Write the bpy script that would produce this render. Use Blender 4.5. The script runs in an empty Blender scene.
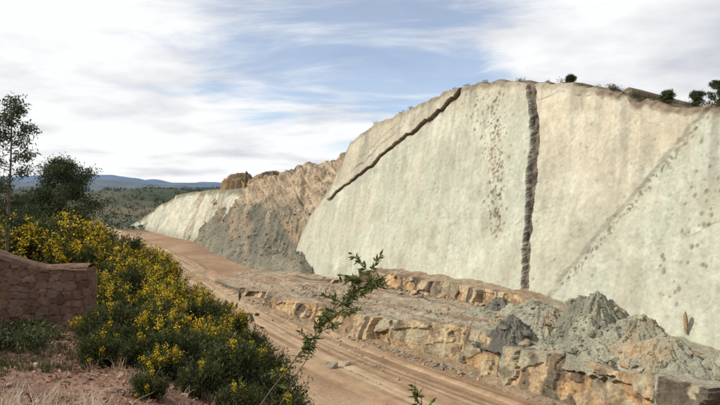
import bpy, math, numpy as np
R=math.radians
rng=np.random.default_rng(7)
# ------------------------------------------------------------ noise
def hsh(ix,iy,iz,seed):
    ix=ix.astype(np.int64).astype(np.uint64);iy=iy.astype(np.int64).astype(np.uint64);iz=iz.astype(np.int64).astype(np.uint64)
    m=np.uint64(0xffffffff)
    n=(ix*np.uint64(374761393)+iy*np.uint64(668265263)+iz*np.uint64(2246822519)+np.uint64(seed*3266489917+12345))&m
    n=((n^(n>>np.uint64(13)))*np.uint64(1274126177))&m
    n=((n^(n>>np.uint64(16)))*np.uint64(2654435761))&m
    n=n^(n>>np.uint64(15))
    return (n&np.uint64(0xffffff)).astype(np.float64)/16777215.0
def vn(x,y,z=0.0,seed=0):
    x,y,z=np.broadcast_arrays(np.asarray(x,float),np.asarray(y,float),np.asarray(z,float))
    ix,iy,iz=np.floor(x),np.floor(y),np.floor(z)
    fx,fy,fz=x-ix,y-iy,z-iz
    fx=fx*fx*(3-2*fx);fy=fy*fy*(3-2*fy);fz=fz*fz*(3-2*fz)
    r=0
    for a in (0,1):
        for b in (0,1):
            for c in (0,1):
                w=(fx if a else 1-fx)*(fy if b else 1-fy)*(fz if c else 1-fz)
                r=r+w*hsh(ix+a,iy+b,iz+c,seed)
    return r
def fbm(x,y,z=0.0,seed=0,oct=4,gain=.5):
    s=0;a=1;t=0;f=1
    for o in range(oct):
        s=s+a*(vn(np.asarray(x)*f,np.asarray(y)*f,np.asarray(z)*f,seed+o*17)*2-1);t+=a;a*=gain;f*=2.03
    return s/t*1.4
def worley(x,y,seed=0):
    ix,iy=np.floor(x),np.floor(y)
    f1=np.full(x.shape,9.);f2=np.full(x.shape,9.);idd=np.zeros(x.shape)
    z0=np.zeros(x.shape)
    for a in (-1,0,1):
        for b in (-1,0,1):
            cx=ix+a;cy=iy+b
            px=cx+.15+.7*hsh(cx,cy,z0,seed);py=cy+.15+.7*hsh(cx,cy,z0,seed+5)
            d=np.hypot(px-x,py-y);k=hsh(cx,cy,z0,seed+9)
            nf=d<f1
            f2=np.where(nf,f1,np.minimum(f2,d));idd=np.where(nf,k,idd);f1=np.where(nf,d,f1)
    return f1,f2,idd
def sm(a,b,x):
    t=np.clip((x-a)/(b-a),0,1);return t*t*(3-2*t)
def mix(c1,c2,f):
    f=np.asarray(f)[...,None];return np.asarray(c1)*(1-f)+np.asarray(c2)*f
def polydist(px,py,pts):
    d=np.full(np.shape(px),1e9)
    for (x0,y0),(x1,y1) in zip(pts[:-1],pts[1:]):
        dx,dy=x1-x0,y1-y0
        t=np.clip(((px-x0)*dx+(py-y0)*dy)/(dx*dx+dy*dy),0,1)
        d=np.minimum(d,np.hypot(px-x0-t*dx,py-y0-t*dy))
    return d
# ------------------------------------------------------------ mesh helpers
def build(name,V,F,C=None,M=None,mats=(),smooth=False):
    V=np.asarray(V,np.float32).reshape(-1,3);F=np.asarray(F,np.int32).reshape(-1,4)
    me=bpy.data.meshes.new(name)
    me.vertices.add(len(V));me.vertices.foreach_set('co',V.ravel())
    me.loops.add(len(F)*4);me.loops.foreach_set('vertex_index',F.ravel())
    me.polygons.add(len(F));me.polygons.foreach_set('loop_start',np.arange(0,len(F)*4,4,dtype=np.int32))
    me.polygons.foreach_set('loop_total',np.full(len(F),4,np.int32))
    for m in mats: me.materials.append(m)
    if M is not None: me.polygons.foreach_set('material_index',np.asarray(M,np.int32))
    me.update(calc_edges=True)
    me.polygons.foreach_set('use_smooth',np.full(len(F),smooth))
    if C is not None:
        a=me.color_attributes.new('Col','FLOAT_COLOR','POINT')
        C=np.asarray(C,np.float32).reshape(-1,3)
        a.data.foreach_set('color',np.concatenate([C,np.ones((len(C),1),np.float32)],1).ravel())
    ob=bpy.data.objects.new(name,me);bpy.context.scene.collection.objects.link(ob)
    return ob
def gridF(r,c,off=0):
    i=np.arange(r*c).reshape(r,c)+off
    return np.stack([i[:-1,:-1],i[:-1,1:],i[1:,1:],i[1:,:-1]],-1).reshape(-1,4)
def normals(P):
    du=np.gradient(P,axis=1);dv=np.gradient(P,axis=0)
    n=np.cross(du,dv);return n/(np.linalg.norm(n,axis=-1)[...,None]+1e-9)
class MB:
    def __init__(s): s.V=[];s.F=[];s.C=[];s.M=[];s.n=0
    def add(s,V,F,C,m=0):
        V=np.asarray(V).reshape(-1,3);F=np.asarray(F).reshape(-1,4)
        s.V.append(V);s.F.append(F+s.n);s.n+=len(V)
        C=np.asarray(C,float)
        s.C.append(np.broadcast_to(C,(len(V),3)) if C.ndim==1 else C.reshape(-1,3));s.M.append(np.full(len(F),m))
    def out(s,name,mats,smooth=False):
        return build(name,np.concatenate(s.V),np.concatenate(s.F),np.concatenate(s.C),np.concatenate(s.M),mats,smooth)
    def tube(s,pts,rad,col,m=0,k=6):
        pts=np.asarray(pts,float);n=len(pts);rad=np.broadcast_to(rad,(n,))
        T=np.gradient(pts,axis=0);T/=np.linalg.norm(T,axis=1)[:,None]+1e-9
        up=np.where(np.abs(T[:,2:3])>.9,[[1.,0,0]],[[0,0,1.]])
        A=np.cross(T,up);A/=np.linalg.norm(A,axis=1)[:,None]+1e-9;B=np.cross(T,A)
        th=np.linspace(0,2*np.pi,k,endpoint=False)
        V=pts[:,None]+rad[:,None,None]*(np.cos(th)[None,:,None]*A[:,None]+np.sin(th)[None,:,None]*B[:,None])
        i=np.arange(n*k).reshape(n,k);j=np.roll(i,-1,1)
        F=np.stack([i[:-1],j[:-1],j[1:],i[1:]],-1)
        s.add(V,F,col,m)
    def leaves(s,P,D,L,W,col,m=0,r=rng):
        N=len(P);D=D/(np.linalg.norm(D,axis=1)[:,None]+1e-9)
        q=r.normal(size=(N,3));A=np.cross(D,q);A/=np.linalg.norm(A,axis=1)[:,None]+1e-9
        L=np.broadcast_to(L,(N,))[:,None];W=np.broadcast_to(W,(N,))[:,None]
        nn=np.cross(D,A)
        V=np.stack([P,P+D*L*.45+A*W*.5+nn*W*.12,P+D*L,P+D*L*.45-A*W*.5+nn*W*.12],1)
        C=np.repeat(np.broadcast_to(col,(N,3))[:,None],4,1)
        s.add(V,np.arange(N*4).reshape(N,4),C.reshape(-1,3),m)
# ------------------------------------------------------------ materials
def newmat(name):
    m=bpy.data.materials.new(name);m.use_nodes=True;nt=m.node_tree
    for n in list(nt.nodes): nt.nodes.remove(n)
    return m,nt,nt.nodes.new
def rockmat(name,scales=(2.0,.25),amp=(.35,.25),bump=.6,bdist=.15,rough=.95,tint=None,tintamt=.25,tscale=.6,stretch=(1,1,1)):
    m,nt,N=newmat(name);L=nt.links.new
    out=N('ShaderNodeOutputMaterial');bs=N('ShaderNodeBsdfPrincipled');L(bs.outputs[0],out.inputs[0])
    bs.inputs['Roughness'].default_value=rough;bs.inputs['Specular IOR Level'].default_value=.15
    at=N('ShaderNodeAttribute');at.attribute_name='Col'
    tc=N('ShaderNodeTexCoord');mp=N('ShaderNodeMapping');mp.inputs['Scale'].default_value=stretch;L(tc.outputs['Object'],mp.inputs[0])
    col=at.outputs['Color'];hs=[]
    for s,a in zip(scales,amp):
        n=N('ShaderNodeTexNoise');n.inputs['Scale'].default_value=s;n.inputs['Detail'].default_value=5;n.inputs['Roughness'].default_value=.68
        L(mp.outputs[0],n.inputs['Vector'])
        mr=N('ShaderNodeMapRange');mr.inputs[1].default_value=.3;mr.inputs[2].default_value=.7;mr.inputs[3].default_value=1-a;mr.inputs[4].default_value=1+a
        L(n.outputs[0],mr.inputs[0])
        mm=N('ShaderNodeVectorMath');mm.operation='SCALE';L(col,mm.inputs[0]);L(mr.outputs[0],mm.inputs['Scale']);col=mm.outputs[0];hs.append(n)
    if tint:
        n=N('ShaderNodeTexNoise');n.inputs['Scale'].default_value=tscale;n.inputs['Detail'].default_value=5;L(mp.outputs[0],n.inputs['Vector'])
        mr=N('ShaderNodeMapRange');mr.inputs[1].default_value=.45;mr.inputs[2].default_value=.7;mr.inputs[4].default_value=tintamt;L(n.outputs[0],mr.inputs[0])
        mx=N('ShaderNodeMix');mx.data_type='RGBA';L(mr.outputs[0],mx.inputs[0]);L(col,mx.inputs[6]);mx.inputs[7].default_value=(*tint,1);col=mx.outputs[2]
    L(col,bs.inputs['Base Color'])
    b=N('ShaderNodeBump');b.inputs['Strength'].default_value=bump;b.inputs['Distance'].default_value=bdist
    L(hs[0].outputs[0],b.inputs['Height']);L(b.outputs[0],bs.inputs['Normal'])
    return m
def leafmat(name,trans=.3,rough=.6):
    m,nt,N=newmat(name);L=nt.links.new
    out=N('ShaderNodeOutputMaterial');bs=N('ShaderNodeBsdfPrincipled');tr=N('ShaderNodeBsdfTranslucent');mx=N('ShaderNodeMixShader')
    at=N('ShaderNodeAttribute');at.attribute_name='Col'
    bs.inputs['Roughness'].default_value=rough;bs.inputs['Specular IOR Level'].default_value=.25
    L(at.outputs[0],bs.inputs['Base Color']);L(at.outputs[0],tr.inputs[0]);mx.inputs[0].default_value=trans
    L(bs.outputs[0],mx.inputs[1]);L(tr.outputs[0],mx.inputs[2]);L(mx.outputs[0],out.inputs[0]);return m
M_wall=rockmat('limestone_slab',(1.1,.12),(.13,.09),.5,.24,tint=(.42,.355,.25),tintamt=.35,tscale=.07)
M_ledge=rockmat('ledge_rock',(1.6,.3),(.35,.2),.8,.4)
M_talus=rockmat('talus_rock',(.9,.15),(.35,.25),.8,.5)
M_scree=rockmat('scree',(2.6,.4),(.35,.2),.9,.3)
M_ground=rockmat('earth',(1.7,.12),(.3,.2),.6,.15)
M_road=rockmat('road_dirt',(2.2,.3),(.2,.17),.5,.1)
M_stone=rockmat('wall_stone',(9,2),(.3,.25),.8,.02)
M_bark=rockmat('bark',(14,3),(.3,.2),.8,.02)
M_leaf=leafmat('foliage');M_flower=leafmat('petals',.25)
M_dry=leafmat('dry_grass_blades',.2,.8)
# ------------------------------------------------------------ quarry frame
def ST(s,t,z):
    s,t,z=np.broadcast_arrays(np.asarray(s,float),np.asarray(t,float),np.asarray(z,float))
    return np.stack([-28+.5025*s-.8645*t,304-.8645*s-.5025*t,z],-1)
K_s=np.array([-30,-10,30,57,75,100,127,150,177,200,225,262.])
K_zA=np.array([0,0,1,4,9.5,10.5,11,11,8,6.5,5.5,5.5])
K_tA=np.array([10,10,10,10,9,8,6,5,5,5,5,5.])
K_zS=np.array([0,0,.8,2.5,5.2,6,6.5,7,6.5,5.5,5,5])
K_tB=np.array([49,49,48,47,46,45,43,39,36,36,37,37.])
K_zB=np.array([0,.2,1.,2.2,4,5,5.8,7,8,9,10.5,11.])
I=lambda k,s:np.interp(s,K_s,k)
# ------------------------------------------------------------ main tracks wall
T_s=np.array([-14.5,-13.7,-8.9,5.5,9,12.5,30.4,49.6,70,85.4,99.7,110.8,126.2,139.5,147.9,159.2,169.8,181.7,192.2,215,262])
T_z=np.array([14,18.5,28.8,42.5,52.2,63.4,70.2,73.3,77,79,79.2,78.3,75.2,73.6,71,68.5,63.9,61.1,59.4,57,54.])
crack=[(7,35.1),(20,42.5),(32.8,49.1),(55.4,61.4),(73.4,69.1),(86.4,76.1),(92,80)]
chan=[(126.5,77),(127,74.5),(133.5,59.1),(138.5,37),(145.5,8)]
fault=[(189,60),(187.5,58.2),(171.7,37.4),(155,13.8),(152,8)]
def make_wall():
    S=np.arange(-14.5,262,.33);nr=260
    W=np.linspace(0,1,nr)[:,None]
    zt=np.interp(S,T_s,T_z)+fbm(S*.25,S*0,seed=3,oct=4)*.9*sm(-14,30,S)
    rimbump=sm(157,160,S)*(1-sm(172,176,S))*2.4+sm(186,189,S)*1.6
    zt=zt+rimbump*vn(S*.4,S*0,seed=8)
    zb=np.maximum(I(K_zA,S)-4,-3)
    Z=zb+(zt-zb)*W;Sg=np.broadcast_to(S,Z.shape)
    out=fbm(Sg*.035,Z*.035,seed=21,oct=3)*1.0
    warp=fbm(Sg*.08,Z*.08,seed=31,oct=3)
    lay=fbm(Sg*.03+warp*.2,Z*.03+Sg*.01,seed=41,oct=5)*2.2
    st=np.floor(lay);fr=lay-st
    out+=(st+sm(.0,.2,fr))*.15
    out+=fbm(Sg*.5,Z*.5,seed=51,oct=4)*.13
    cz=np.interp(Sg,[c[0] for c in crack],[c[1] for c in crack])
    zc=Z+warp*.9+fbm(Sg*.4,Z*.1,seed=32,oct=3)*.9
    dc=polydist(Sg,zc,crack)
    ab=sm(-.25,.25,zc-cz)*(Sg<91)*(Sg>2)
    out+=ab*.9
    cwid=(.6+.75*sm(40,85,Sg))*(.7+.7*vn(Sg*.15,Z*0,seed=34))
    cm=np.exp(-(dc/cwid)**2)*sm(4,9,Sg)*(Sg<90)*(zc<cz+.45)
    out-=cm*1.2
    for off,am in ((5.5,.5),(10,.35)):
        k=np.exp(-(((zc-cz-off-fbm(Sg*.1,Sg*0,seed=int(off))*1.2))/.35)**2)*sm(10,25,Sg)*(Sg<84)*am*vn(Sg*.15,Z*0,seed=int(off))*1.6
        out-=k*.5;cm=np.maximum(cm,np.clip(k,0,.6))
    cw=fbm(Sg*.2,Z*.25,seed=5,oct=4)
    chx=np.interp(-Z,[-c[1] for c in chan],[c[0] for c in chan])
    dch=np.abs(Sg-chx+cw*.6+fbm(Sg*.8,Z*.8,seed=15)*.4)
    wd=1.05+.5*vn(Z*.12,Z*0,seed=77)+.5*sm(10,60,Z)
    chm=1-sm(wd*.75,wd*1.1,dch)
    out-=chm*1.7-chm*fbm(Sg*.9,Z*.5,seed=12)*.7
    dft=polydist(Sg,Z+cw*.5,fault)
    fx=np.interp(Z,[c[1] for c in fault[::-1]],[c[0] for c in fault[::-1]])
    right=sm(-1,1,Sg-fx+cw)
    out-=right*.6
    g1=(.415,.42,.325);g2=(.51,.45,.33);g3=(.42,.43,.335);g4=(.42,.355,.255);gs=(.235,.215,.165)
    C=mix(g1,g1,Z*0)
    a=sm(-1,1,Sg-chx)*(1-right)
    yel=np.clip(a*(.3+.6*sm(30,60,Z+cw*10)),0,1)
    C=mix(C,g2,yel)
    C=mix(C,g3,right*.8)
    tone=fbm(Sg*.03,Z*.03,seed=61,oct=5)
    C=mix(C,g2,np.clip(tone*.7,0,.5)*(1-right*.5))
    C=mix(C,g4,ab*np.clip(.5+tone*.5,0,1))
    dtop=zt-Z
    C=mix(C,g4,np.clip(sm(16,2,dtop+tone*8),0,1)*.4*(Sg<125))
    # seepage streaks running down from the rim, blotchy lichen
    stk=np.clip(fbm(Sg*.38+Z*.06,Z*.022,seed=171,oct=5)*2.2-.25,0,1)
    C=mix(C,gs,stk*(.14+.55*np.exp(-dtop/18)))
    bl=np.clip(fbm(Sg*.16,Z*.10,seed=172,oct=5)*1.8-.4,0,1);C=mix(C,(.29,.275,.205),bl*.5)
    bl=np.clip(fbm(Sg*.09,Z*.12,seed=173,oct=5)*1.6-.3,0,1);C=mix(C,(.54,.52,.41),bl*.55)
    C=C*(1+.09*fbm(Sg*.5,Z*.05,seed=71,oct=5))[...,None]
    C=C*(1+.10*fbm((Sg+Z*.5)*.5,(Z-Sg*.5)*.08,seed=174,oct=4))[...,None]
    C=C*(1+.10*fbm(Sg*1.1,Z*1.1,seed=72,oct=4))[...,None]
    C=mix(C,(.13,.09,.06),np.clip(cm*1.15,0,.95))  # dark crack, with shade below the overhanging slab painted into its colour
    chc=mix((.075,.06,.05),(.21,.165,.12),np.clip(vn(Sg*1.1,Z*.5,seed=13)*1.5-.45,0,1))
    C=mix(C,chc,chm)
    C=mix(C,(.25,.22,.17),np.exp(-(dft/.35)**2)*.6*vn(Z*.3,Sg*.3,seed=2))
    crust=(1-sm(.6,2.0+1.2*vn(Sg*.3,Sg*0,seed=4),dtop))*(.45+.55*sm(150,160,Sg)+.3*sm(85,100,Sg)*(1-sm(112,118,Sg)))
    C=mix(C,(.17,.12,.08),np.clip(crust,0,.85))
    out+=crust*.8*vn(Sg*.8,Z*.8,seed=91)
    for pl in ([(131,68),(139,71),(149,70),(156,68)],[(150,70),(151,64)],[(134,30),(140,34),(152,36)],[(190,30),(198,34),(212,33)]):
        d=polydist(Sg+cw*1.6,Z+warp*1.5,pl);k=np.exp(-(d/.26)**2)*vn(Sg*.5,Z*.5,seed=66)*1.3;C=mix(C,(.17,.13,.1),np.clip(k*.5,0,.5));out-=k*.12
    r=np.random.default_rng(5);dots=[]
    for i in range(230):
        q=r.random()**.8;z=75-q*50;s=110+q*17+r.normal()*2.1
        dots.append((s,z,r.uniform(.18,.52),.75))
    for i in range(100):
        q=r.random();dots.append((98+q*24+r.normal()*4,76-q*30,r.uniform(.17,.45),.65))
    for i in range(140):
        q=r.random();z=58-q*44;s=np.interp(z,[8,60],[152,189])+r.normal()*.7+1
        dots.append((s,z,r.uniform(.17,.42),.6))
    for i in range(45):
        q=r.random();dots.append((193+r.normal()*2.5-q*3,52-q*38,r.uniform(.16,.5),.7))
    for i in range(650):
        dots.append((r.uniform(-5,235),r.uniform(8,72),r.uniform(.15,.42),r.uniform(.15,.5)))
    for tr in range(26):
        s0=r.uniform(10,230);z0=r.uniform(16,60);an=r.uniform(-.6,1.4);n=int(r.uniform(10,34));
        for j in range(n):
            s=s0+j*1.5*math.cos(an)+(j%2)*.4+r.normal()*.2;z=z0+j*1.5*math.sin(an)+r.normal()*.3
            dots.append((s,z,.28,r.uniform(.15,.35)))
    for (s,z,rad,dk) in dots:
        j0=int((s-1.3+14.5)/.33);j1=int((s+1.3+14.5)/.33)+1
        if j0<0 or j1>=len(S): continue
        d=np.hypot(Sg[:,j0:j1]-s,(Z[:,j0:j1]-z)*.8)
        k=1-sm(rad*.6,rad*1.4,d)
        C[:,j0:j1]=mix(C[:,j0:j1],(.15,.11,.075),k*dk);out[:,j0:j1]-=k*.14*dk
    C=np.clip(C,.02,.65)
    P=ST(Sg,-.325*Z+out,Z)
    rows=[P];cols=[C]
    brown=np.broadcast_to(np.array([.17,.13,.08]),C[:1].shape)
    for back,dz in ((1.5,.3),(6,.4),(40,-3),(120,-22),(260,-1e3)):
        zz=np.maximum(zt+dz+(fbm(S*.2,S*0+back,seed=9)*.6 if back<50 else 0),-2)
        rows.append(ST(S,-.325*zt+out[-1]-back,zz)[None]);cols.append(brown)
    P=np.concatenate(rows);C=np.concatenate(cols)
    pre=[];prc=[]
    for d in (90,30,12,4):
        q=P[:,:1].copy();q[...,0]+=.45*d;q[...,1]+=.9*d;pre.append(q);prc.append(C[:,:1]*.8)
    P=np.concatenate(pre+[P],1);C=np.concatenate(prc+[C],1)
    build('dinosaur_track_rock_wall',P,gridF(*P.shape[:2]),C,None,[M_wall],False)
make_wall()
# ------------------------------------------------------------ stepped quarry ledges
def make_ledges():
    S=np.arange(-28,262,.32);n=len(S)
    jag=fbm(S*.12,S*0,seed=101,oct=4)*2.2
    zA=I(K_zA,S)+fbm(S*.15,S*0,seed=102)*.7*sm(50,80,S);tA=I(K_tA,S)+jag*.5
    zS=I(K_zS,S);tB=I(K_tB,S)+fbm(S*.05,S*0,seed=103,oct=5)*3.8;zB=I(K_zB,S)+fbm(S*.13,S*0,seed=104,oct=4)*1.1*sm(20,60,S)
    keys=[(-9+0*S,zA,12,0),(tA,zA,18,1),(tA+1.3,zS,50,0),(tB,zB,34,2),(tB+1.8,.2+0*S,12,3),(tB+7,-.5+0*S,0,3)]
    Tt=[];Zz=[];fid=[];w=[]
    for a,b in zip(keys[:-1],keys[1:]):
        k=a[2]
        for j in range(k):
            q=j/k;Tt.append(a[0]*(1-q)+b[0]*q);Zz.append(a[1]*(1-q)+b[1]*q);fid.append(a[3]);w.append(q)
    Tt.append(keys[-1][0]);Zz.append(keys[-1][1]);fid.append(3);w.append(1)
    T=np.array(Tt);Z=np.array(Zz);fid=np.array(fid)[:,None]*np.ones(n);w=np.array(w)[:,None]*np.ones(n);Sg=np.broadcast_to(S,T.shape).copy()
    face=((fid==1)|(fid==2)).astype(float)
    wx=fbm(Sg*.3,Z*.3,seed=111,oct=4);lw=fbm(Sg*.07,Sg*0,seed=112,oct=3)*2.5
    u1=Sg/3.6+lw+wx*.45;v1=Z/3.3+wx*.35+lw*.3;ix=np.floor(u1);iz=np.floor(v1)
    b1=hsh(ix,iz,ix*0,7);b2=hsh(np.floor(Sg/8+lw*.5+wx*.2),ix*0,ix*0,8)
    T=T+face*((b1-.5)*1.1+(b2-.5)*3.0+wx*.6)
    sh=(fid==0)&(T>2)
    shf=sh*np.sin(np.clip(w,0,1)*np.pi)
    stp=np.floor(fbm(Sg*.03,T*.11,seed=120,oct=4)*3)/3*1.2
    Z=Z+shf*(stp+fbm(Sg*.2,T*.2,seed=121,oct=4)*.35+1.4*sm(150,180,Sg)*fbm(Sg*.1,T*.14,seed=125))
    Z=Z+(1-face)*fbm(Sg*.9,T*.9,seed=122,oct=3)*.16
    Z=Z+(fid==3)*vn(Sg*.5,T*.5,seed=123)*.8*(1-w)
    orange=np.array((.46,.30,.15));grey=np.array((.30,.29,.205));pale=np.array((.46,.36,.225));dark=np.array((.085,.065,.05))
    C=mix(orange,pale,np.clip(b1*1.2-.2,0,1))
    C=mix(C,grey,np.clip(sm(.65,.9,hsh(ix,iz,ix*0,19))*.6+.6*sm(160,180,Sg)*sm(.35,.65,b2),0,1))
    C=mix(C,dark,sm(.60,.68,hsh(np.floor(Sg/4.9+lw+wx*.4),ix*0,ix*0,29))*.85)  # shadowed facets put into the face colour as random dark columns
    edge=np.abs(u1-ix-.5)*2;C=mix(C,dark,sm(.86,1,edge)*.4)
    C=mix(C,dark,np.clip(fbm(Sg*.35,Z*.35,seed=134,oct=4)*1.4-.2,0,.6))
    top=mix((.32,.225,.14),(.36,.285,.195),np.clip(.5+fbm(Sg*.08,T*.15,seed=130,oct=4),0,1))
    gr=np.clip(sm(150,175,Sg)*.75+fbm(Sg*.06,T*.1,seed=131,oct=4)*.5,0,.85)
    top=mix(top,(.30,.285,.21),gr)
    top=mix(top,(.18,.12,.08),np.clip(fbm(Sg*.06,T*.45,seed=132,oct=4)*1.5-.05,0,.7)*(1-.6*sm(150,175,Sg)))
    C=np.where(face[...,None]>.5,C,top)
    C=mix(C,(.27,.185,.11),(fid==3)*.8)
    C=C*(1+.15*fbm(Sg*1.5,T*1.5+Z,seed=133,oct=3))[...,None]
    P=ST(Sg,T,Z)
    build('quarry_ledge',P,gridF(*P.shape[:2]),np.clip(C,.02,.6),None,[M_ledge],False)
make_ledges()
def shelf_z(s,t):
    tA=I(K_tA,s);tB=I(K_tB,s)
    return I(K_zS,s)+(I(K_zB,s)-I(K_zS,s))*np.clip((t-tA)/(tB-tA),0,1)
# ------------------------------------------------------------ rocks
def cubesphere(n=3):
    V=[];F=[];u=np.linspace(-1,1,n+1);a,b=np.meshgrid(u,u,indexing='ij')
    for ax in range(3):
        for sg in (1,-1):
            P=np.zeros((n+1,n+1,3));P[...,ax]=sg;P[...,(ax+1)%3]=a*sg;P[...,(ax+2)%3]=b
            F.append(gridF(n+1,n+1,len(V)*(n+1)**2));V.append(P.reshape(-1,3))
    V=np.concatenate(V);F=np.concatenate(F)
    key={};idx=np.zeros(len(V),int);U=[]
    for i,v in enumerate(V):
        k=tuple(np.round(v,4)+0.)
        if k not in key: key[k]=len(U);U.append(v)
        idx[i]=key[k]
    U=np.array(U);U=U/np.linalg.norm(U,axis=1)[:,None];return U,idx[F]
CU,CF=cubesphere(3)
def rocks(mb,P,size,cols,seed=1,flat=.7,m=0):
    r=np.random.default_rng(seed);N=len(P);V=np.repeat(CU[None],N,0)*1.25
    for k in range(7):
        n=r.normal(size=(N,1,3));n/=np.linalg.norm(n,axis=2)[...,None];d=r.uniform(.5,.85,(N,1))
        e=np.maximum((V*n).sum(2)-d,0);V=V-n*e[...,None]
    sc=r.uniform(.65,1.3,(N,1,3));sc[...,2]*=flat
    V=V*sc*np.asarray(size).reshape(-1,1,1)
    an=r.uniform(0,6.28,N);c,s_=np.cos(an)[:,None],np.sin(an)[:,None]
    V=np.stack([V[...,0]*c-V[...,1]*s_,V[...,0]*s_+V[...,1]*c,V[...,2]],-1)+np.asarray(P)[:,None]
    F=CF[None]+(np.arange(N)*len(CU))[:,None,None]
    C=np.repeat(np.asarray(cols)[:,None],len(CU),1)
    mb.add(V,F,C.reshape(-1,3),m)
def pal(r,n,cols,j=.15):
    c=np.asarray(cols)[r.integers(0,len(cols),n)];return c*(1+r.normal(size=(n,1))*j).clip(.6,1.5)
# ------------------------------------------------------------ rubble piles
def pile(s0,t0,rs,rt,h,seed,cols,nr=400,sharp=.95):
    a=np.linspace(-1.15,1.15,130);A,B=np.meshgrid(a,a)
    s=s0+A*rs;t=t0+B*rt;rr=np.hypot(A,B)+fbm(A*2.3,B*2.3,seed=seed,oct=5)*.26
    hh=h*np.clip(1-rr,0,1)**sharp
    ridg=fbm(np.arctan2(B,A)*4,rr*1.2,seed=seed+3,oct=4)*.12*h*np.clip(rr*(1.1-rr)*4,0,1)
    z=shelf_z(s,t)+hh+ridg+fbm(s*.8,t*.8,seed=seed+5,oct=5)*.55-2.2*sm(.9,1.12,np.hypot(A,B))-.1
    C=mix(cols[0],cols[1],np.clip(.5+fbm(s*.25,t*.25,seed=seed+8,oct=4)*1.2,0,1))
    C=mix(C,cols[-1],np.clip(fbm(s*.12,t*.12,seed=seed+9,oct=4)*1.5-.3,0,.8))
    mb=MB();P=ST(s,t,z);mb.add(P,gridF(130,130),C.reshape(-1,3))
    r=np.random.default_rng(seed);i=r.integers(0,130*130,nr);q=P.reshape(-1,3)[i];keep=np.hypot(A,B).ravel()[i]<.95;q=q[keep]
    rocks(mb,q,np.minimum(r.pareto(2.4,len(q))*.17+.1,1.0),pal(r,len(q),cols[:2]+cols[:2]+cols[-1:]),seed)
    mb.out('rubble_pile',[M_scree])
G=[(.25,.24,.175),(.33,.31,.225),(.37,.27,.16)]
pile(187,17,13,13,12,201,[(.21,.205,.15),(.31,.30,.215),(.36,.26,.15)],1300)
pile(199,20,12,11,8.5,207,[(.25,.24,.175),(.34,.32,.235),(.40,.28,.155)],900)
pile(208,25,12,9,6,208,[(.27,.26,.19),(.36,.335,.24),(.40,.28,.155)],600)
pile(176,31,5.5,6,5,211,[(.115,.11,.09),(.18,.17,.13)],300)
pile(159,8,10,7,4.6,221,G,500)
pile(168,12,10,8,5.6,227,G,600)
pile(178,24,8,7,4.0,229,G,500)
pile(217,14,14,11,6.5,231,G,600)
pile(196,31,9,4.5,3.2,233,G,400)
pile(150,18,7,4,2.2,236,G,200)
pile(147,8,5,4,3.5,235,[(.115,.11,.09),(.18,.17,.13)],150)
def loose():
    r=np.random.default_rng(44);mb=MB();cl=lambda a,m:np.minimum(a,m)
    n=1100;s=r.uniform(60,255,n);t=r.uniform(6,40,n);t=np.minimum(t,I(K_tB,s)-1)
    rocks(mb,ST(s,t,shelf_z(s,t)+.1),cl(r.pareto(2.8,n)*.2+.12,.9),pal(r,n,[(.36,.28,.18),(.3,.285,.21),(.33,.27,.19)]),3)
    n=1300;s=r.uniform(20,250,n);t=I(K_tB,s)+3.2+r.exponential(1.6,n)
    rocks(mb,ST(s,t,.2*np.exp(-(t-I(K_tB,s)-2)/3)),cl(r.pareto(2.8,n)*.24+.14,1.0),pal(r,n,[(.4,.29,.17),(.3,.24,.17),(.27,.25,.19)]),4)
    n=200;s=r.uniform(60,160,n);t=I(K_tA,s)+1.5+r.exponential(1.5,n)
    rocks(mb,ST(s,t,shelf_z(s,t)+.2),cl(r.pareto(2.5,n)*.35+.25,1.2),pal(r,n,[(.4,.29,.17),(.3,.24,.17)]),5)
    n=420;u=r.random(n)
    px=np.interp(u,[0,.25,.5,.75,1],[10,-14,-42,-88,-150]);py=np.interp(u,[0,.25,.5,.75,1],[134,176,224,300,400])
    rocks(mb,np.stack([px+r.normal(size=n)*3,py+r.normal(size=n)*3,0*px+.1],1),cl(r.pareto(2.8,n)*.2+.12,.7),pal(r,n,[(.36,.3,.2),(.28,.22,.15)]),6)
    c=np.array([[-6.,140,.2],[-3,142,.2],[-7.5,143,.1],[4,128,.1],[-14,158,.1],[-16,150,.1],[-19,152,.1],[8,131,.1]])
    rocks(mb,c,[1.2,.9,.7,.6,.9,.7,.6,.5],pal(r,8,[(.42,.37,.27)]),8)
    mb.out('boulders',[M_ledge])
loose()
mb=MB();p=ST(194.5,-.325*11+1.2,10.8);rocks(mb,np.array([p]),[.75],[(.36,.25,.14)],12,2.6);mb.out('fallen_rock_slab',[M_ledge])
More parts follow.
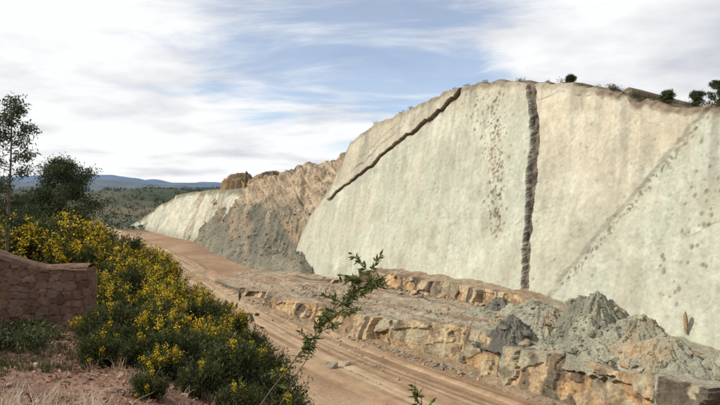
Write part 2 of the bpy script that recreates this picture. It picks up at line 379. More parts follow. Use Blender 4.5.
# ------------------------------------------------------------ talus hillside between the walls
def loft(rows,nr,nc):
    rows=[np.asarray(r,float) for r in rows];k=len(rows[0])
    u=np.linspace(0,k-1,nc);R_=[np.stack([np.interp(u,range(k),r[:,i]) for i in range(3)],1) for r in rows]
    A=np.array(R_);v=np.linspace(0,len(rows)-1,nr);i=np.minimum(v.astype(int),len(rows)-2);f=(v-i)[:,None,None]
    return A[i]*(1-f)+A[i+1]*f
def make_talus():
    foot=[(-150,520,-1),(-128,482,-1),(-90,385,-1),(-57,318,-1),(-24,289,-1),(0,300,-1)]
    m1=[(-140,525,8),(-118,478,14),(-82,402,15),(-50,345,15),(-18,318,17),(10,330,17)]
    m2=[(-125,528,18),(-104,472,27),(-74,420,33),(-44,372,34),(-11,348,39),(25,350,39)]
    cr=[(-110,535,26),(-92,468,37.5),(-66,436,48),(-37,402,54),(-7,382,61),(40,375,66)]
    bk=[(-60,560,24),(-40,520,34),(-20,500,40),(10,480,46),(60,460,50),(110,440,50)]
    b2=[(0,700,-4),(40,680,-4),(70,660,-4),(100,640,-4),(160,600,-4),(220,560,-4)]
    P=loft([foot,m1,m2,cr,bk,b2],420,620);n=normals(P)
    if n[60,300,2]<0:n=-n
    r,c=P.shape[:2];v=np.linspace(0,5,r)[:,None]*np.ones(c);u=np.linspace(0,5,c)[None]*np.ones((r,1))
    x,y,z=P[...,0],P[...,1],P[...,2]
    env=sm(.05,.5,v)*(1-sm(4.2,4.8,v))
    gully=fbm(u*5+v*.8,v*.7,seed=301,oct=5)
    rib=fbm((u*6+v*3.2),v*.6,seed=305,oct=4)
    up=sm(1.35,1.95,v+gully*.5+(u-3)*.25)
    d=env*(gully*3.6+fbm(x*.12,y*.12,z*.12,seed=302,oct=4)*(.7+up*.8))+fbm(x*.5,y*.5,z*.5,seed=303,oct=3)*.3
    ph=(z*.8+x*.35+rib*5)/7
    d=d+up*env*(np.abs((ph%1)-.5)*2-.5)*2.2
    P=P+n*d[...,None]
    lo=mix((.125,.117,.085),(.20,.183,.13),np.clip(.5+gully*.7+fbm(x*.1,y*.1,z*.1,seed=311,oct=5)*.5,0,1))
    lo=mix(lo,(.30,.215,.135),np.clip(fbm(u*5+v*3,v*.8,seed=312,oct=4)*1.4-.05,0,.7)*(.5+.5*sm(.2,1.2,v)))
    hi=mix((.36,.275,.18),(.44,.35,.235),np.clip(.5+rib,0,1));hi=mix(hi,(.19,.145,.10),np.clip(fbm(x*.08,y*.08,z*.2,seed=313,oct=5)*1.4-.1,0,.7))
    hi=mix(hi,(.2,.14,.09),sm(.8,.95,ph%1)*.6)
    C=mix(lo,hi,up*sm(-.2,.9,u*.5+v*.3));C=mix(C,(.16,.14,.08),sm(3.1,3.4,v))
    build('talus_hillside',P,gridF(r,c),np.clip(C,.02,.6),None,[M_talus])
    i=np.random.default_rng(9);q=P.reshape(-1,3)[i.integers(0,int(r*c*.40),1100)]
    mb=MB();rocks(mb,q,np.minimum(i.pareto(2.6,len(q))*.35+.25,1.6),pal(i,len(q),[(.16,.15,.11),(.22,.2,.15),(.28,.23,.16)]),21);mb.out('talus_boulders',[M_talus])
make_talus()
# ------------------------------------------------------------ far slab wall
def make_far():
    p=np.linspace(-.12,1.06,420);w=np.linspace(0,1,120)[:,None]
    zt=np.interp(p,[-.12,0,.15,.277,.4,.5,.75,.95,1.06],[0,7,17,27,33,36.5,39,40,36])+fbm(p*30,p*0,seed=400)*1.2
    Z=-1+(zt+1)*w;pg=np.broadcast_to(p,Z.shape)
    L=258.5;ax,ay=142/L,-216/L;nx,ny=ay,-ax
    s=pg*L;out=-.45*Z+fbm(s*.05,Z*.08,seed=401,oct=5)*1.6
    seg=sm(118,120,s+Z*.3)*3.0+sm(60,62,s+Z*.4)*2.5-5.0;out+=seg
    out-=4*np.exp(-((s-190+Z*.4)/2.6)**2)+2.5*np.exp(-((s-117+Z*.3)/1.6)**2)
    P=np.stack([-242+142*pg+nx*out,656-216*pg+ny*out,Z],-1)
    C=mix((.40,.40,.31),(.49,.46,.35),np.clip(.5+fbm(s*.06,Z*.06,seed=402,oct=4),0,1))
    C=mix(C,(.22,.18,.125),np.clip(fbm(s*.25,Z*.03,seed=403,oct=4)*1.3-.3,0,.6))
    C=mix(C,(.40,.25,.13),np.exp(-((s-194+Z*.4)/3.0)**2)*.8)
    C=mix(C,(.17,.14,.1),np.exp(-((s-118+Z*.3)/1.8)**2)*.7+np.exp(-((s-61+Z*.4)/1.5)**2)*.5)
    C=mix(C,(.19,.17,.10),(1-sm(1,4,zt-Z+fbm(s*.1,Z*.1,seed=404)*3))*.85)
    C=mix(C,(.24,.23,.18),(1-sm(1,5+4*vn(s*.05,s*0,seed=5),Z))*.6)
    rows=[P];cs=[C]
    for b,dz in ((10,1),(60,-4),(160,-60)):
        o=-.45*zt-b-2;rows.append(np.stack([-242+142*p+nx*o,656-216*p+ny*o,np.maximum(zt+dz+fbm(p*20,p*0+b,seed=7)*2,-4)],-1)[None]);cs.append(np.broadcast_to(np.array([.17,.15,.09]),C[:1].shape))
    P=np.concatenate(rows);C=np.concatenate(cs)
    build('distant_rock_wall',P,gridF(*P.shape[:2]),C,None,[M_talus])
make_far()
def bluff(name,cx,cy,zb,zt,rx,ry,seed,c1,c2):
    th=np.linspace(0,2*np.pi,260);rr=1+fbm(np.cos(th)*1.6,np.sin(th)*1.6,seed=seed,oct=5)*.4
    lev=[(1.35,0),(1.1,.3),(1.0,.6),(.97,.9),(.8,1.0),(.4,1.05),(0,1.05)]
    v=np.linspace(0,6,60);k=np.interp(v,range(7),[l[0] for l in lev]);h=np.interp(v,range(7),[l[1] for l in lev])
    K,TH=np.meshgrid(k,th,indexing='ij');H_=h[:,None]*np.ones(len(th))
    a=np.floor(fbm(np.cos(TH)*4,np.sin(TH)*4,H_*.5,seed=seed+1,oct=3)*5)/5
    rad=K*rr[None]*(1+.16*a)
    P=np.stack([cx+rx*rad*np.cos(TH),cy+ry*rad*np.sin(TH),zb+(zt-zb)*H_*(1+.3*fbm(K*np.cos(TH)*2.5,K*np.sin(TH)*2.5,seed=seed+4))],-1)
    C=mix(c1,c2,np.clip(.5+fbm(TH*5,H_*3,seed=seed+2,oct=4),0,1));C=mix(C,(.13,.1,.06),sm(.97,1.02,H_)*.8)
    C=mix(C,(.1,.08,.06),np.clip(fbm(TH*9,H_*1.5,seed=seed+6)*1.2-.1,0,.7))
    build(name,P,gridF(*P.shape[:2]),C,None,[M_ledge])
bluff('rock_bluff',-90,495,30,49,19,12,501,(.42,.28,.15),(.34,.24,.15))
bluff('rock_bluff',-66,480,34,50,15,12,521,(.40,.27,.15),(.3,.22,.15))
bluff('rock_bluff',-40,450,40,54,12,10,531,(.40,.30,.18),(.3,.22,.15))
# ------------------------------------------------------------ ground
edge=[(3,-300),(2,-20),(1.2,0),(.2,4),(-1.6,8),(-2.6,12),(-3.8,16),(-6.8,25),(-14,40),(-27,62),(-52,92),(-95,140),(-170,240),(-330,450),(-560,700)]
EY=np.array([e[1] for e in edge]);EX=np.array([e[0] for e in edge])
def H(x,y):
    x=np.asarray(x,float);y=np.asarray(y,float)
    d=polydist(x,y,edge);side=np.where(x>np.interp(y,EY,EX),1.,-1.);d=d*side
    pl=np.where(y<18,38.2-.115*np.maximum(y,-5),36.13-.055*(np.minimum(y,62)-18))-6*sm(60,200,y)-10*sm(180,500,y)
    pl=pl+np.clip((-d-6)*.03,0,1.5)*sm(5,20,y)
    sl=np.interp(y,[-20,4,14,30],[.7,.75,1.0,1.15])
    z=pl-sl*np.log1p(np.exp(np.clip(d*1.2,-30,30)))/1.2
    z=np.where(d>25,pl-sl*d,z)
    n=fbm(x*.08,y*.08,seed=601,oct=4)
    z=z+n*np.clip(z/20,0,1)*1.0*sm(15,40,np.hypot(x,y))+np.clip(z/36,0,1)*fbm(x*.6,y*.6,seed=602,oct=3)*.14
    fl=fbm(x*.012,y*.012,seed=603,oct=2)*.3
    z=np.maximum(z,fl)
    r=np.hypot(x,y)
    far=sm(620,1300,r)
    hills=(fbm(x/420,y/420,seed=611,oct=5)*.6+.42)*56*far*(1-sm(1600,3500,r)*.5)
    mt=sm(2600,5200,r)*(98+115*fbm(x/1500,y/1500,seed=612,oct=5))
    z=z*(1-sm(500,900,r))+hills+mt
    return z
def axis(c,a,lo,hi,n):
    t0=math.asinh((lo-c)/a);t1=math.asinh((hi-c)/a);return c+a*np.sinh(np.linspace(t0,t1,n))
def make_ground():
    X=axis(-6,14,-9000,9000,760);Y=axis(14,14,-3000,11000,760)
    x,y=np.meshgrid(X,Y);z=H(x,y);r=np.hypot(x,y)
    n1=fbm(x*.05,y*.05,seed=620,oct=5);n2=fbm(x*.5,y*.5,seed=621,oct=4)
    floor=mix((.30,.19,.11),(.36,.25,.15),np.clip(.5+n1,0,1))
    floor=mix(floor,(.22,.13,.08),np.clip(fbm(x*.02,y*.02,seed=622,oct=4)*1.5,0,.65))
    near=mix((.15,.08,.055),(.23,.135,.09),np.clip(.5+n2,0,1))
    near=mix(near,(.045,.05,.022),np.clip(.3+n1*1.5,0,.8)*sm(14,24,y))
    slope=mix((.09,.085,.04),(.15,.12,.07),np.clip(.5+n2,0,1))
    C=mix(floor,slope,sm(1,6,z));C=mix(C,near,sm(30,35,z)*(r<200))
    k=fbm(x/180,y/180,seed=623,oct=5)
    farc=mix((.05,.065,.038),(.12,.105,.065),np.clip(.5+k,0,1))
    farc=mix(farc,(.27,.17,.11),np.clip(k*2-1.1,0,.7))
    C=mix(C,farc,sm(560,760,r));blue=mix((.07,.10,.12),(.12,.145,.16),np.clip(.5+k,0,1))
    C=mix(C,blue,sm(1100,2400,r));C=mix(C,(.12,.175,.26),sm(3300,6500,r))  # distance haze painted into the terrain colour, bluer with range
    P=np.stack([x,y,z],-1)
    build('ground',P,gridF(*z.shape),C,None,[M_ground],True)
make_ground()
# ------------------------------------------------------------ dirt road
def make_road():
    pts=np.array([(64,62),(38,92),(17,118),(-8,156),(-36,208),(-70,277),(-122,383),(-190,505),(-262,640),(-330,760)],float)
    k=len(pts);t=np.linspace(0,k-1,900)
    i=np.clip(t.astype(int),0,k-2);f=(t-i)[:,None]
    p0=pts[np.clip(i-1,0,k-1)];p1=pts[i];p2=pts[i+1];p3=pts[np.clip(i+2,0,k-1)]
    c=.5*((2*p1)+(-p0+p2)*f+(2*p0-5*p1+4*p2-p3)*f*f+(-p0+3*p1-3*p2+p3)*f**3)
    T=np.gradient(c,axis=0);T/=np.linalg.norm(T,axis=1)[:,None];Nn=np.stack([T[:,1],-T[:,0]],1)
    w=np.linspace(-1,1,110);arc=np.concatenate([[0],np.cumsum(np.linalg.norm(np.diff(c,axis=0),axis=1))])
    A,Wd=np.meshgrid(arc,w,indexing='ij')
    hw=(13+fbm(A*.02,Wd*0,seed=701)*1.5)
    lat=Wd*hw
    x=c[:,None,0]+Nn[:,None,0]*lat;y=c[:,None,1]+Nn[:,None,1]*lat
    rut=0;tone=0
    for o,wd in ((-8,.6),(-5.2,.5),(-3.3,.5),(1.6,.55),(3.6,.5),(6.3,.4)):
        oo=o+fbm(A*.012,A*0+o,seed=705,oct=2)*1.6;g=np.exp(-((lat-oo)/wd)**2);rut=rut-g*.10;tone=tone+g
    z=H(x,y)+.16+rut+fbm(x*.4,y*.4,seed=706,oct=3)*.08-.30*sm(.86,1,np.abs(Wd))
    berm=np.exp(-((lat-9)/.8)**2)*.5*vn(A*.08,A*0,seed=707);z=z+berm
    n=fbm(A*.03,lat*.25,seed=708,oct=5)
    C=mix((.31,.20,.115),(.39,.275,.165),np.clip(.5+n,0,1));C=mix(C,(.46,.35,.225),np.clip(tone*.55,0,.6))
    C=mix(C,(.20,.12,.072),np.clip(fbm(A*.02,lat*.6,seed=709,oct=4)*1.6,0,.75)*(1-np.clip(tone,0,1)*.6))
    C=mix(C,(.32,.215,.128),sm(.8,1,np.abs(Wd)))
    C=C*(1+.14*fbm(x*.25,y*.25,seed=710,oct=5))[...,None]
    build('dirt_road',np.stack([x,y,z],-1),gridF(*z.shape),C,None,[M_road],True)
make_road()
# ------------------------------------------------------------ stone boundary wall
def make_stonewall():
    f=np.array([(-16,13.6),(-11.5,14.6),(-8.2,16.2),(-7.15,16.35)]);th=.42
    back=f[::-1]+np.array([.05,th]);loop=np.concatenate([f,back])
    d=np.concatenate([[0],np.cumsum(np.linalg.norm(np.diff(loop,axis=0),axis=1))]);u=np.arange(0,d[-1],.035)
    px=np.interp(u,d,loop[:,0]);py=np.interp(u,d,loop[:,1])
    tx=[-16,-11.5,-9.4,-8.5,-8.2,-7.0];tz=[38.95,38.72,38.45,38.02,37.96,37.97]
    zt=np.interp(px,tx,tz)
    nr=62;w=np.linspace(0,1,nr)[:,None];zb=35.6
    Z=zb+(zt-zb)*w;U=np.broadcast_to(u,Z.shape);X=np.broadcast_to(px,Z.shape).copy();Yy=np.broadcast_to(py,Z.shape).copy()
    f1,f2,idd=worley(U/.30+fbm(U*2,Z*2,seed=3)*.2,Z/.21,seed=88)
    mort=1-sm(.03,.13,f2-f1)
    o=(1-mort)*.025+(idd-.5)*.03+fbm(U*6,Z*6,seed=4)*.014
    T=np.gradient(np.stack([px,py],1),axis=0);T/=np.linalg.norm(T,axis=1)[:,None]+1e-9
    X+=T[:,1]*o;Yy+=-T[:,0]*o
    C=mix((.15,.082,.05),(.23,.14,.09),idd);C=mix(C,(.21,.135,.10),sm(.7,.9,hsh(np.floor(idd*997),idd*0,idd*0,3)));C=mix(C,(.12,.08,.058),mort*.45)
    C=C*(1+.25*fbm(U*.8,Z*.8,seed=33,oct=4))[...,None]
    P=np.stack([X,Yy,Z],-1)
    mb=MB();mb.add(P,gridF(*Z.shape),C.reshape(-1,3))
    fu=np.linspace(0,1,200);L=np.concatenate([[0],np.cumsum(np.linalg.norm(np.diff(f,axis=0),axis=1))]);fx=np.interp(fu*L[-1],L,f[:,0]);fy=np.interp(fu*L[-1],L,f[:,1])
    z2=np.interp(fx,tx,tz)
    q=np.linspace(-.05,th+.08,8)[:,None]
    z3=z2+.01+.05*vn(fx*4,fx*0+q*5,seed=1)+.04*np.sin(np.linspace(0,np.pi,8))[:,None]
    P=np.stack([fx+q*.1,fy+q,z3-.08*(np.abs(np.linspace(-1,1,8))>.9)[:,None]],-1);mb.add(P,gridF(8,200),(.16,.10,.065))
    mb.out('stone_wall',[M_stone])
make_stonewall()
# ------------------------------------------------------------ vegetation
def tree_mesh(name,seed,h,crown,ncl,nleaf,L,W,spread,trunk_r,cols,base=.3,droop=0,lean=(0,0)):
    r=np.random.default_rng(seed);mb=MB()
    tp=np.array([[lean[0]*q+math.sin(q*4+seed)*.02*h*q,lean[1]*q+math.cos(q*3)*.015*h*q,h*q*.93] for q in np.linspace(0,1,9)])
    mb.tube(tp,trunk_r*np.linspace(1,.18,9),(.17,.14,.11),0,8)
    for c in range(ncl):
        q=base+(1-base)*((c+r.random())/ncl);o=np.array([np.interp(q*8,range(9),tp[:,k]) for k in range(3)])
        an=r.uniform(0,6.28);rad=crown(q)*r.uniform(.45,1)
        e=o+np.array([math.cos(an)*rad,math.sin(an)*rad,rad*r.uniform(.15,.6)])
        midp=(o+e)/2+np.array([0,0,-.08*rad])
        mb.tube([o,midp,e],trunk_r*np.array([.3,.2,.06])*(1.2-q*.6),(.15,.125,.1),0,5)
        n=int(nleaf*r.uniform(.5,1.4));tw=r.random(n)**.6
        P=o+(e-o)*(.35+.75*tw)[:,None]+r.normal(size=(n,3))*spread*np.array([1,1,.7])
        D=r.normal(size=(n,3));D[:,2]-=droop
        f=np.clip(r.random((n,1))*.6+r.random()*.5,0,1)
        C=np.asarray(cols[0])*(1-f)+np.asarray(cols[1])*f
        mb.leaves(P,D,L*r.uniform(.6,1.3,n),W*r.uniform(.7,1.2,n),C,1,r)
    return mb.out(name,[M_bark,M_leaf])
t=tree_mesh('eucalyptus_tree',11,8.5,lambda q:.35+1.1*math.sin(min(1,(q-.2)*1.3)*math.pi)**.8 if q<.95 else .3,36,150,.18,.055,.17,.085,((.03,.045,.018),(.07,.085,.035)),.28,.8,(.15,0))
t.location=(-14.2,25,float(H(-14.2,25.))-.1)
bc=lambda a:(lambda q:.4+a*max(0,math.sin(min(1,max(0,(q-.1)*1.1))*math.pi))**.7)
t=tree_mesh('broadleaf_tree',12,7.4,bc(2.2),66,380,.16,.08,.30,.14,((.022,.035,.014),(.085,.105,.035)),.25,.1)
t.location=(-21.4,45,float(H(-21.4,45.))-.1)
t=tree_mesh('broadleaf_tree',15,4.6,bc(2.0),40,340,.16,.08,.30,.12,((.022,.035,.014),(.075,.095,.032)),.12,.1)
t.location=(-26.3,47,float(H(-26.3,47.))-.1)
def crest(s,back,dz=0):
    z=float(np.interp(s,T_s,T_z))+.3+dz;return ST(s,-.325*z-back,z)
for k,(s,b,h,sd) in enumerate([(189.5,4,6.6,31),(195,6,6.5,32),(176,3,3.0,33),(141,3,2.4,34),(184.5,3,3.4,36),(203,6,5.5,37)]):
    t=tree_mesh('hilltop_tree',sd,h,bc(h*.42),30,190,.35,.2,.35,.12,((.03,.045,.018),(.10,.12,.04)),.12,0)
    t.location=crest(s,b).tolist()
def shrub_mass(name,pts,size,cols,seed,n=60,L=.3):
    r=np.random.default_rng(seed);mb=MB()
    for p,s in zip(pts,size):
        m=int(n*(.6+.8*r.random()));q=r.normal(size=(m,3))*s*np.array([.42,.42,.26])+np.array([0,0,s*.4])
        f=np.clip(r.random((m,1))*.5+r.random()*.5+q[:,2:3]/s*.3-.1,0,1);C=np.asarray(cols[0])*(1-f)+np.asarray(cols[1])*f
        mb.leaves(np.asarray(p)+q,r.normal(size=(m,3))+[0,0,.5],L*s*r.uniform(.6,1.3,m),L*.45*s,C,0,r)
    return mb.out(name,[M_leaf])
r=np.random.default_rng(70)
ss=np.concatenate([r.uniform(158,200,65),r.uniform(85,155,14),r.uniform(10,85,8)]);pts=[crest(s,r.uniform(-.5,3)) for s in ss]
shrub_mass('crest_shrubs',pts,r.uniform(.6,1.8,len(ss)),((.045,.045,.02),(.11,.10,.045)),71,60)
y=r.uniform(30,420,3000);x=np.interp(y,EY,EX)+r.uniform(0,1,3000)*(75+y*.3)-60-y*.3;k=H(x,y)>3;x=x[k][:1100];y=y[k][:1100]
shrub_mass('hillside_shrubs',np.stack([x,y,H(x,y)],1),r.uniform(.7,1.9,len(x)),((.025,.035,.014),(.09,.095,.035)),72,80)
n=2600;an=r.uniform(-.75,-.15,n);rr=r.uniform(650,2400,n);x=np.sin(an)*rr;y=np.cos(an)*rr
shrub_mass('distant_trees',np.stack([x,y,H(x,y)],1),r.uniform(3,9,n),((.03,.045,.025),(.06,.075,.042)),73,16,.5)
def broom(seed,flow=1.,ns=80):
    r=np.random.default_rng(seed);mb=MB();lobes=[(r.uniform(0,6.28),r.uniform(.3,.75),r.random()) for _ in range(7)]
    for i in range(ns):
        la,lr,lf=lobes[r.integers(0,7)];an=la+r.normal()*.45;rad=min(1,lr+r.normal()*.16);rad=abs(rad);top=np.array([math.cos(an)*rad,math.sin(an)*rad,(1.25-.6*rad**2)*r.uniform(.7,1.05)*(.8+.3*lf)])
        b=np.array([math.cos(an)*rad*.25,math.sin(an)*rad*.25,0]);mid=b*.5+top*.5+np.array([math.cos(an),math.sin(an),0])*.08*rad
        mb.tube([b,mid,top],[.014,.009,.004],(.07,.07,.035),0,4)
        m=66;tt=r.uniform(.15,1.03,m)[:,None];P=np.where(tt<.5,b+(mid-b)*tt*2,mid+(top-mid)*(tt-.5)*2)+r.normal(size=(m,3))*.075
        D=(top-b)/np.linalg.norm(top-b)+r.normal(size=(m,3))*.6
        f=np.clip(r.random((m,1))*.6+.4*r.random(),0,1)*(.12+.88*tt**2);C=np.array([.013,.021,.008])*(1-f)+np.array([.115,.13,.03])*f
        mb.leaves(P,D,r.uniform(.07,.16,m),.032,C,1,r)
        if r.random()<flow*(1.15*lf**1.3):
            m=int(44*r.uniform(.4,1.4));tt=1.08-r.random(m)[:,None]**1.7*.36
            P=mid+(top-mid)*(tt-.5)*2+r.normal(size=(m,3))*.045
            C=np.array([.76,.52,.015])*r.uniform(.6,1.08,(m,1));mb.leaves(P,r.normal(size=(m,3)),r.uniform(.03,.065,m),.042,C,2,r)
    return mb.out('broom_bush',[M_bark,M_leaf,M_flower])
protos=[broom(81,1.1),broom(82,.7),broom(83,.06),broom(84,1.4)]
# x, y, scale, prototype (2 = nearly flowerless)
B=[(-7.9,22,1.15,0),(-6.6,21,.95,1),(-9.6,24,1.2,2),(-8.4,26.5,1.2,3),(-6.9,24.5,.95,0),(-5.6,20.5,.9,3),(-4.9,19,.85,2),(-5.4,17.2,.8,0),(-6.2,18.6,.95,3),(-4.1,17,.75,2),(-3.7,15.3,.8,1),(-4.9,15.2,.8,2),
(-3.1,13.3,.75,2),(-4.2,13.3,.75,1),(-5.7,14.2,.75,2),(-11.4,27,1.35,0),(-12.6,27,1.6,3),(-14,29,2.1,0),(-16.2,28,2.3,3),(-14.5,32,2.0,1),(-17.8,31,2.5,0),(-12.8,31,1.5,3),(-16.6,35,2.5,2),(-20,36,2.8,3),(-13.1,20.8,1.45,3),(-11.2,19.6,1.25,0),(-9.6,18.9,1.1,1),(-14.2,22.5,1.8,0),
(-7.4,18.2,.9,1),(-2.3,11.3,.7,2),(-3.4,11.6,.6,2),(-15,40,1.5,2),(-18,42,1.8,2),(-24,42,2.4,2),(-4.9,11.9,.55,2),(-8.9,20.6,.95,3),
(-2.2,13.8,.8,2),(-1.5,12.2,.7,2),(-2.9,16.6,.8,2),(-3.6,19.4,.85,2),(-1.2,10.4,.6,2),(-4.8,22.5,.9,1),(-6.0,26,.95,1),(-3.4,14.4,.7,3),(-2.6,12.6,.6,2),(-7.6,29,1.0,2),(-10.2,28.8,1.0,1),(-18.6,26.5,2.0,2),(-6.3,16.2,.6,2),(-5.2,13.0,.5,2),(-22,33,2.5,0),
(-2.6,10.2,.5,2),(-3.4,10.6,.45,1),(-4.1,11.6,.5,2),(-1.9,9.4,.45,2),(-6.6,15.2,.5,1),(-3.0,9.0,.35,2),(-10.6,30.5,1.3,3),(-9.3,28,1.1,0)]
used=set()
for k,(x_,y_,sc,pi) in enumerate(B):
    if pi not in used: o=protos[pi];used.add(pi)
    else: o=bpy.data.objects.new('broom_bush',protos[pi].data);bpy.context.scene.collection.objects.link(o)
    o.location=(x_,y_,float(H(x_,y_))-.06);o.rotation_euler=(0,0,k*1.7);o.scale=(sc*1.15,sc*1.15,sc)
def grass(name,x,y,Lr,cols,seed,bl=26,w=.008,lean=.35):
    r=np.random.default_rng(seed);mb=MB();n=len(x);z=H(x,y);m=bl
    P=np.repeat(np.stack([x,y,z],1),m,0);P[:,:2]+=r.normal(size=(n*m,2))*.05
    D=r.normal(size=(n*m,3))*lean;D[:,2]=1;D/=np.linalg.norm(D,axis=1)[:,None]
    L=np.repeat(r.uniform(Lr[0],Lr[1],n),m)*r.uniform(.5,1.1,n*m)
    A=np.cross(D,r.normal(size=D.shape));A/=np.linalg.norm(A,axis=1)[:,None]
    M1=P+D*L[:,None]*.55;E=P+D*L[:,None]+(r.normal(size=D.shape)*[1,1,.3]-[0,0,.3])*L[:,None]*.18
    V=np.stack([P-A*w/2,P+A*w/2,M1+A*w/2,M1-A*w/2,E+A*w*.15,E-A*w*.15],1)
    b=(np.arange(n*m)*6)[:,None];F=np.concatenate([b+[0,1,2,3],b+[3,2,4,5]])
    f=r.random((n*m,1));C=np.asarray(cols[0])*(1-f)+np.asarray(cols[1])*f
    mb.add(V,F,np.repeat(C,6,0));mb.out(name,[M_dry])
def area(n,x0,x1,y0,y1,seed,cl=0):
    r=np.random.default_rng(seed);x=r.uniform(x0,x1,n*6);y=r.uniform(y0,y1,n*6);k=(x<np.interp(y,EY,EX)+.8)&(np.hypot(x,y)>3.5)&(fbm(x*.5,y*.5,seed=seed+50)>cl);return x[k][:n],y[k][:n]
grass('dry_grass',*area(160,-11,0,5,15,1,.1),(.12,.34),((.30,.20,.12),(.50,.38,.25)),91,20)
grass('green_grass',*area(620,-12,1,4,20,2,.1),(.08,.26),((.03,.045,.014),(.10,.11,.035)),92)
grass('feather_grass',*area(26,-7.6,-5.0,6.6,8.6,3,-9),(.30,.5),((.5,.42,.3),(.68,.6,.46)),93,26,.007,.3)
grass('feather_grass',*area(14,-4.3,-3.0,6.6,7.9,4,-9),(.25,.45),((.5,.42,.3),(.68,.6,.46)),94,22,.007,.3)
r=np.random.default_rng(95);mb=MB();n=22000;x=r.uniform(-13,2,n);y=r.uniform(3.5,20,n);k=x<np.interp(y,EY,EX)+1.5;x=x[k];y=y[k]
C=pal(r,len(x),[(.30,.14,.09),(.36,.20,.13),(.10,.055,.035),(.36,.26,.18),(.18,.10,.06)],.25)
D=r.normal(size=(len(x),3));D[:,2]*=.4;mb.leaves(np.stack([x,y,H(x,y)+.015],1),D,r.uniform(.05,.14,len(x)),.045,C,0,r);mb.out('leaf_litter',[M_dry])
mb=MB();n=800;x=r.uniform(-12,1,n);y=r.uniform(4,17,n);rocks(mb,np.stack([x,y,H(x,y)],1),np.minimum(r.pareto(3,n)*.05+.025,.13),pal(r,n,[(.24,.14,.10),(.28,.19,.14)]),17);mb.out('hillside_stones',[M_stone])
x=r.uniform(-11,0,1500);y=r.uniform(5,18,1500);k=(x<np.interp(y,EY,EX)+.6)&(fbm(x*.4,y*.4,seed=5)>.08);x=x[k][:420];y=y[k][:420]
shrub_mass('low_herbs',np.stack([x,y,H(x,y)],1),r.uniform(.18,.55,len(x)),((.02,.03,.011),(.10,.11,.035)),96,110,.22)
# ------------------------------------------------------------ sapling in front
def sapling(name,base,tip,seed,nt,L,leafn,bend,s0=.22):
    r=np.random.default_rng(seed);mb=MB();b=np.array(base,float);t=np.array(tip,float)
    q=np.linspace(0,1,16)[:,None];pts=b+(t-b)*q+np.array(bend)*np.sin(q*np.pi)+r.normal(size=(16,3))*.006
    mb.tube(pts,np.linspace(.010,.003,16),(.14,.10,.06),0,6)
    for i in range(nt):
        s=s0+(1-s0)*((i+.5)/nt)**.7;o=np.array([np.interp(s*15,range(16),pts[:,k]) for k in range(3)])
        d=(t-b)/np.linalg.norm(t-b)*.5+r.normal(size=3)*.75;d[2]=abs(d[2])*.5;d/=np.linalg.norm(d);ln=r.uniform(.08,.26)*(.5+.7*s)
        e=o+d*ln;mb.tube([o,(o+e)/2+[0,0,.01],e],[.004,.003,.0015],(.12,.11,.05),0,4)
        m=max(1,int(leafn*(.12+s**2)*r.uniform(.5,1.3)));tt=r.uniform(.2,1.05,m)[:,None];P=o+(e-o)*tt
        D=d+r.normal(size=(m,3))*.75;D[:,2]-=.25
        C=np.array([.05,.075,.02])*r.uniform(.5,1.,(m,1))+np.array([.11,.11,.02])*r.random((m,1));mb.leaves(P,D,L*r.uniform(.6,1.2,m),L*.28,C,1,r)
    return mb.out(name,[M_bark,M_leaf])
sapling('sapling',(-1.5,6.0,float(H(-1.5,6.))-.05),(.10,6.1,39.2),111,44,.085,26,(0,0,.08),.4)
sapling('sapling',(-1.25,6.3,float(H(-1.25,6.3))-.05),(-.25,6.3,38.85),112,9,.08,7,(.02,0,.0))
sapling('sapling',(.45,5.6,float(H(.45,5.6))-.05),(.56,5.6,38.16),113,9,.09,14,(0,0,0))
sapling('sapling',(.15,5.5,float(H(.15,5.5))-.05),(.24,5.5,38.12),115,7,.08,12,(0,0,0))
# ------------------------------------------------------------ sky
w=bpy.data.worlds.new('World');bpy.context.scene.world=w;w.use_nodes=True;nt=w.node_tree
for n in list(nt.nodes): nt.nodes.remove(n)
N=nt.nodes.new;L=nt.links.new
sunv=np.array([-.72,-.12,.60]);sunv/=np.linalg.norm(sunv);el=math.asin(sunv[2]);az=math.atan2(sunv[0],sunv[1])%(2*math.pi)
sky=N('ShaderNodeTexSky');sky.sky_type='NISHITA';sky.sun_disc=False;sky.sun_elevation=el;sky.sun_rotation=az;sky.altitude=2800;sky.dust_density=1.5
b1=N('ShaderNodeBackground');b1.inputs[1].default_value=.15;L(sky.outputs[0],b1.inputs[0])
tc=N('ShaderNodeTexCoord');sep=N('ShaderNodeSeparateXYZ');L(tc.outputs['Generated'],sep.inputs[0])
def math_(op,a,b=None,c=None):
    n=N('ShaderNodeMath');n.operation=op
    for i,v in enumerate((a,b,c)):
        if v is None: continue
        if isinstance(v,(int,float)): n.inputs[i].default_value=v
        else: L(v,n.inputs[i])
    return n.outputs[0]
zz=math_('ADD',math_('MAXIMUM',sep.outputs[2],0),.16)
cb=N('ShaderNodeCombineXYZ');L(math_('DIVIDE',sep.outputs[0],zz),cb.inputs[0]);L(math_('DIVIDE',sep.outputs[1],zz),cb.inputs[1])
mp=N('ShaderNodeMapping');mp.inputs['Rotation'].default_value=(0,0,R(35));mp.inputs['Scale'].default_value=(.7,1.3,1);L(cb.outputs[0],mp.inputs[0])
n1=N('ShaderNodeTexNoise');n1.inputs['Scale'].default_value=1.15;n1.inputs['Detail'].default_value=10;n1.inputs['Roughness'].default_value=.62;n1.inputs['Distortion'].default_value=.5;L(mp.outputs[0],n1.inputs['Vector'])
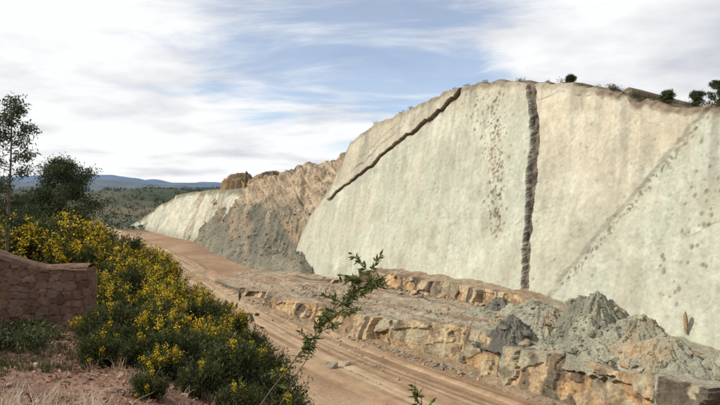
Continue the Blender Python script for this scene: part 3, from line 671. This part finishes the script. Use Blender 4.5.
def blob(d,r0,r1):
    v=N('ShaderNodeVectorMath');v.operation='DISTANCE';L(tc.outputs['Generated'],v.inputs[0]);d=np.array(d,float);d/=np.linalg.norm(d);v.inputs[1].default_value=d.tolist()
    m=N('ShaderNodeMapRange');m.inputs[1].default_value=r0;m.inputs[2].default_value=r1;m.inputs[3].default_value=1;m.inputs[4].default_value=0;L(v.outputs['Value'],m.inputs[0]);return m.outputs[0]
f=math_('ADD',n1.outputs[0],math_('MULTIPLY',blob((.54,1,.24),.10,.30),.30))
f=math_('ADD',f,math_('MULTIPLY',blob((-.55,1,.12),.1,.6),.15))
f=math_('SUBTRACT',f,math_('MULTIPLY',blob((.08,1,.25),.08,.45),.12))
hz=N('ShaderNodeMapRange');hz.inputs[1].default_value=0;hz.inputs[2].default_value=.17;hz.inputs[3].default_value=.25;hz.inputs[4].default_value=0;L(sep.outputs[2],hz.inputs[0])
f=math_('ADD',f,hz.outputs[0])
mr=N('ShaderNodeMapRange');mr.interpolation_type='SMOOTHSTEP';mr.inputs[1].default_value=.38;mr.inputs[2].default_value=.62;mr.inputs[3].default_value=.25;L(f,mr.inputs[0])
n2=N('ShaderNodeTexNoise');n2.inputs['Scale'].default_value=1.6;n2.inputs['Detail'].default_value=8;L(cb.outputs[0],n2.inputs['Vector'])
g=math_('SUBTRACT',n2.outputs[0],math_('MULTIPLY',blob((.56,1,.14),.03,.30),.18))
cr=N('ShaderNodeValToRGB');cr.color_ramp.elements[0].position=.25;cr.color_ramp.elements[0].color=(.60,.625,.68,1);cr.color_ramp.elements[1].position=.52;cr.color_ramp.elements[1].color=(.96,.965,.97,1);L(g,cr.inputs[0])
b2=N('ShaderNodeBackground');b2.inputs[1].default_value=1.03;L(cr.outputs[0],b2.inputs[0])
mx=N('ShaderNodeMixShader');L(mr.outputs[0],mx.inputs[0]);L(b1.outputs[0],mx.inputs[1]);L(b2.outputs[0],mx.inputs[2])
wo=N('ShaderNodeOutputWorld');L(mx.outputs[0],wo.inputs[0])
sl=bpy.data.lights.new('sun','SUN');sl.energy=4.1;sl.angle=R(.5);sl.color=(1,.95,.86);so=bpy.data.objects.new('sun',sl);bpy.context.scene.collection.objects.link(so)
from mathutils import Vector
so.rotation_euler=Vector(sunv.tolist()).to_track_quat('Z','Y').to_euler()
# ------------------------------------------------------------ camera
cd=bpy.data.cameras.new('camera');cam=bpy.data.objects.new('camera',cd);bpy.context.scene.collection.objects.link(cam)
cam.location=(0,0,40);cam.rotation_euler=(R(90),0,0);cd.sensor_width=36;cd.lens=31.15;cd.shift_y=-.01736;cd.clip_end=30000;cd.clip_start=.1
sc=bpy.context.scene;sc.camera=cam
sc.view_settings.view_transform='Standard';sc.view_settings.look='None';sc.view_settings.exposure=0
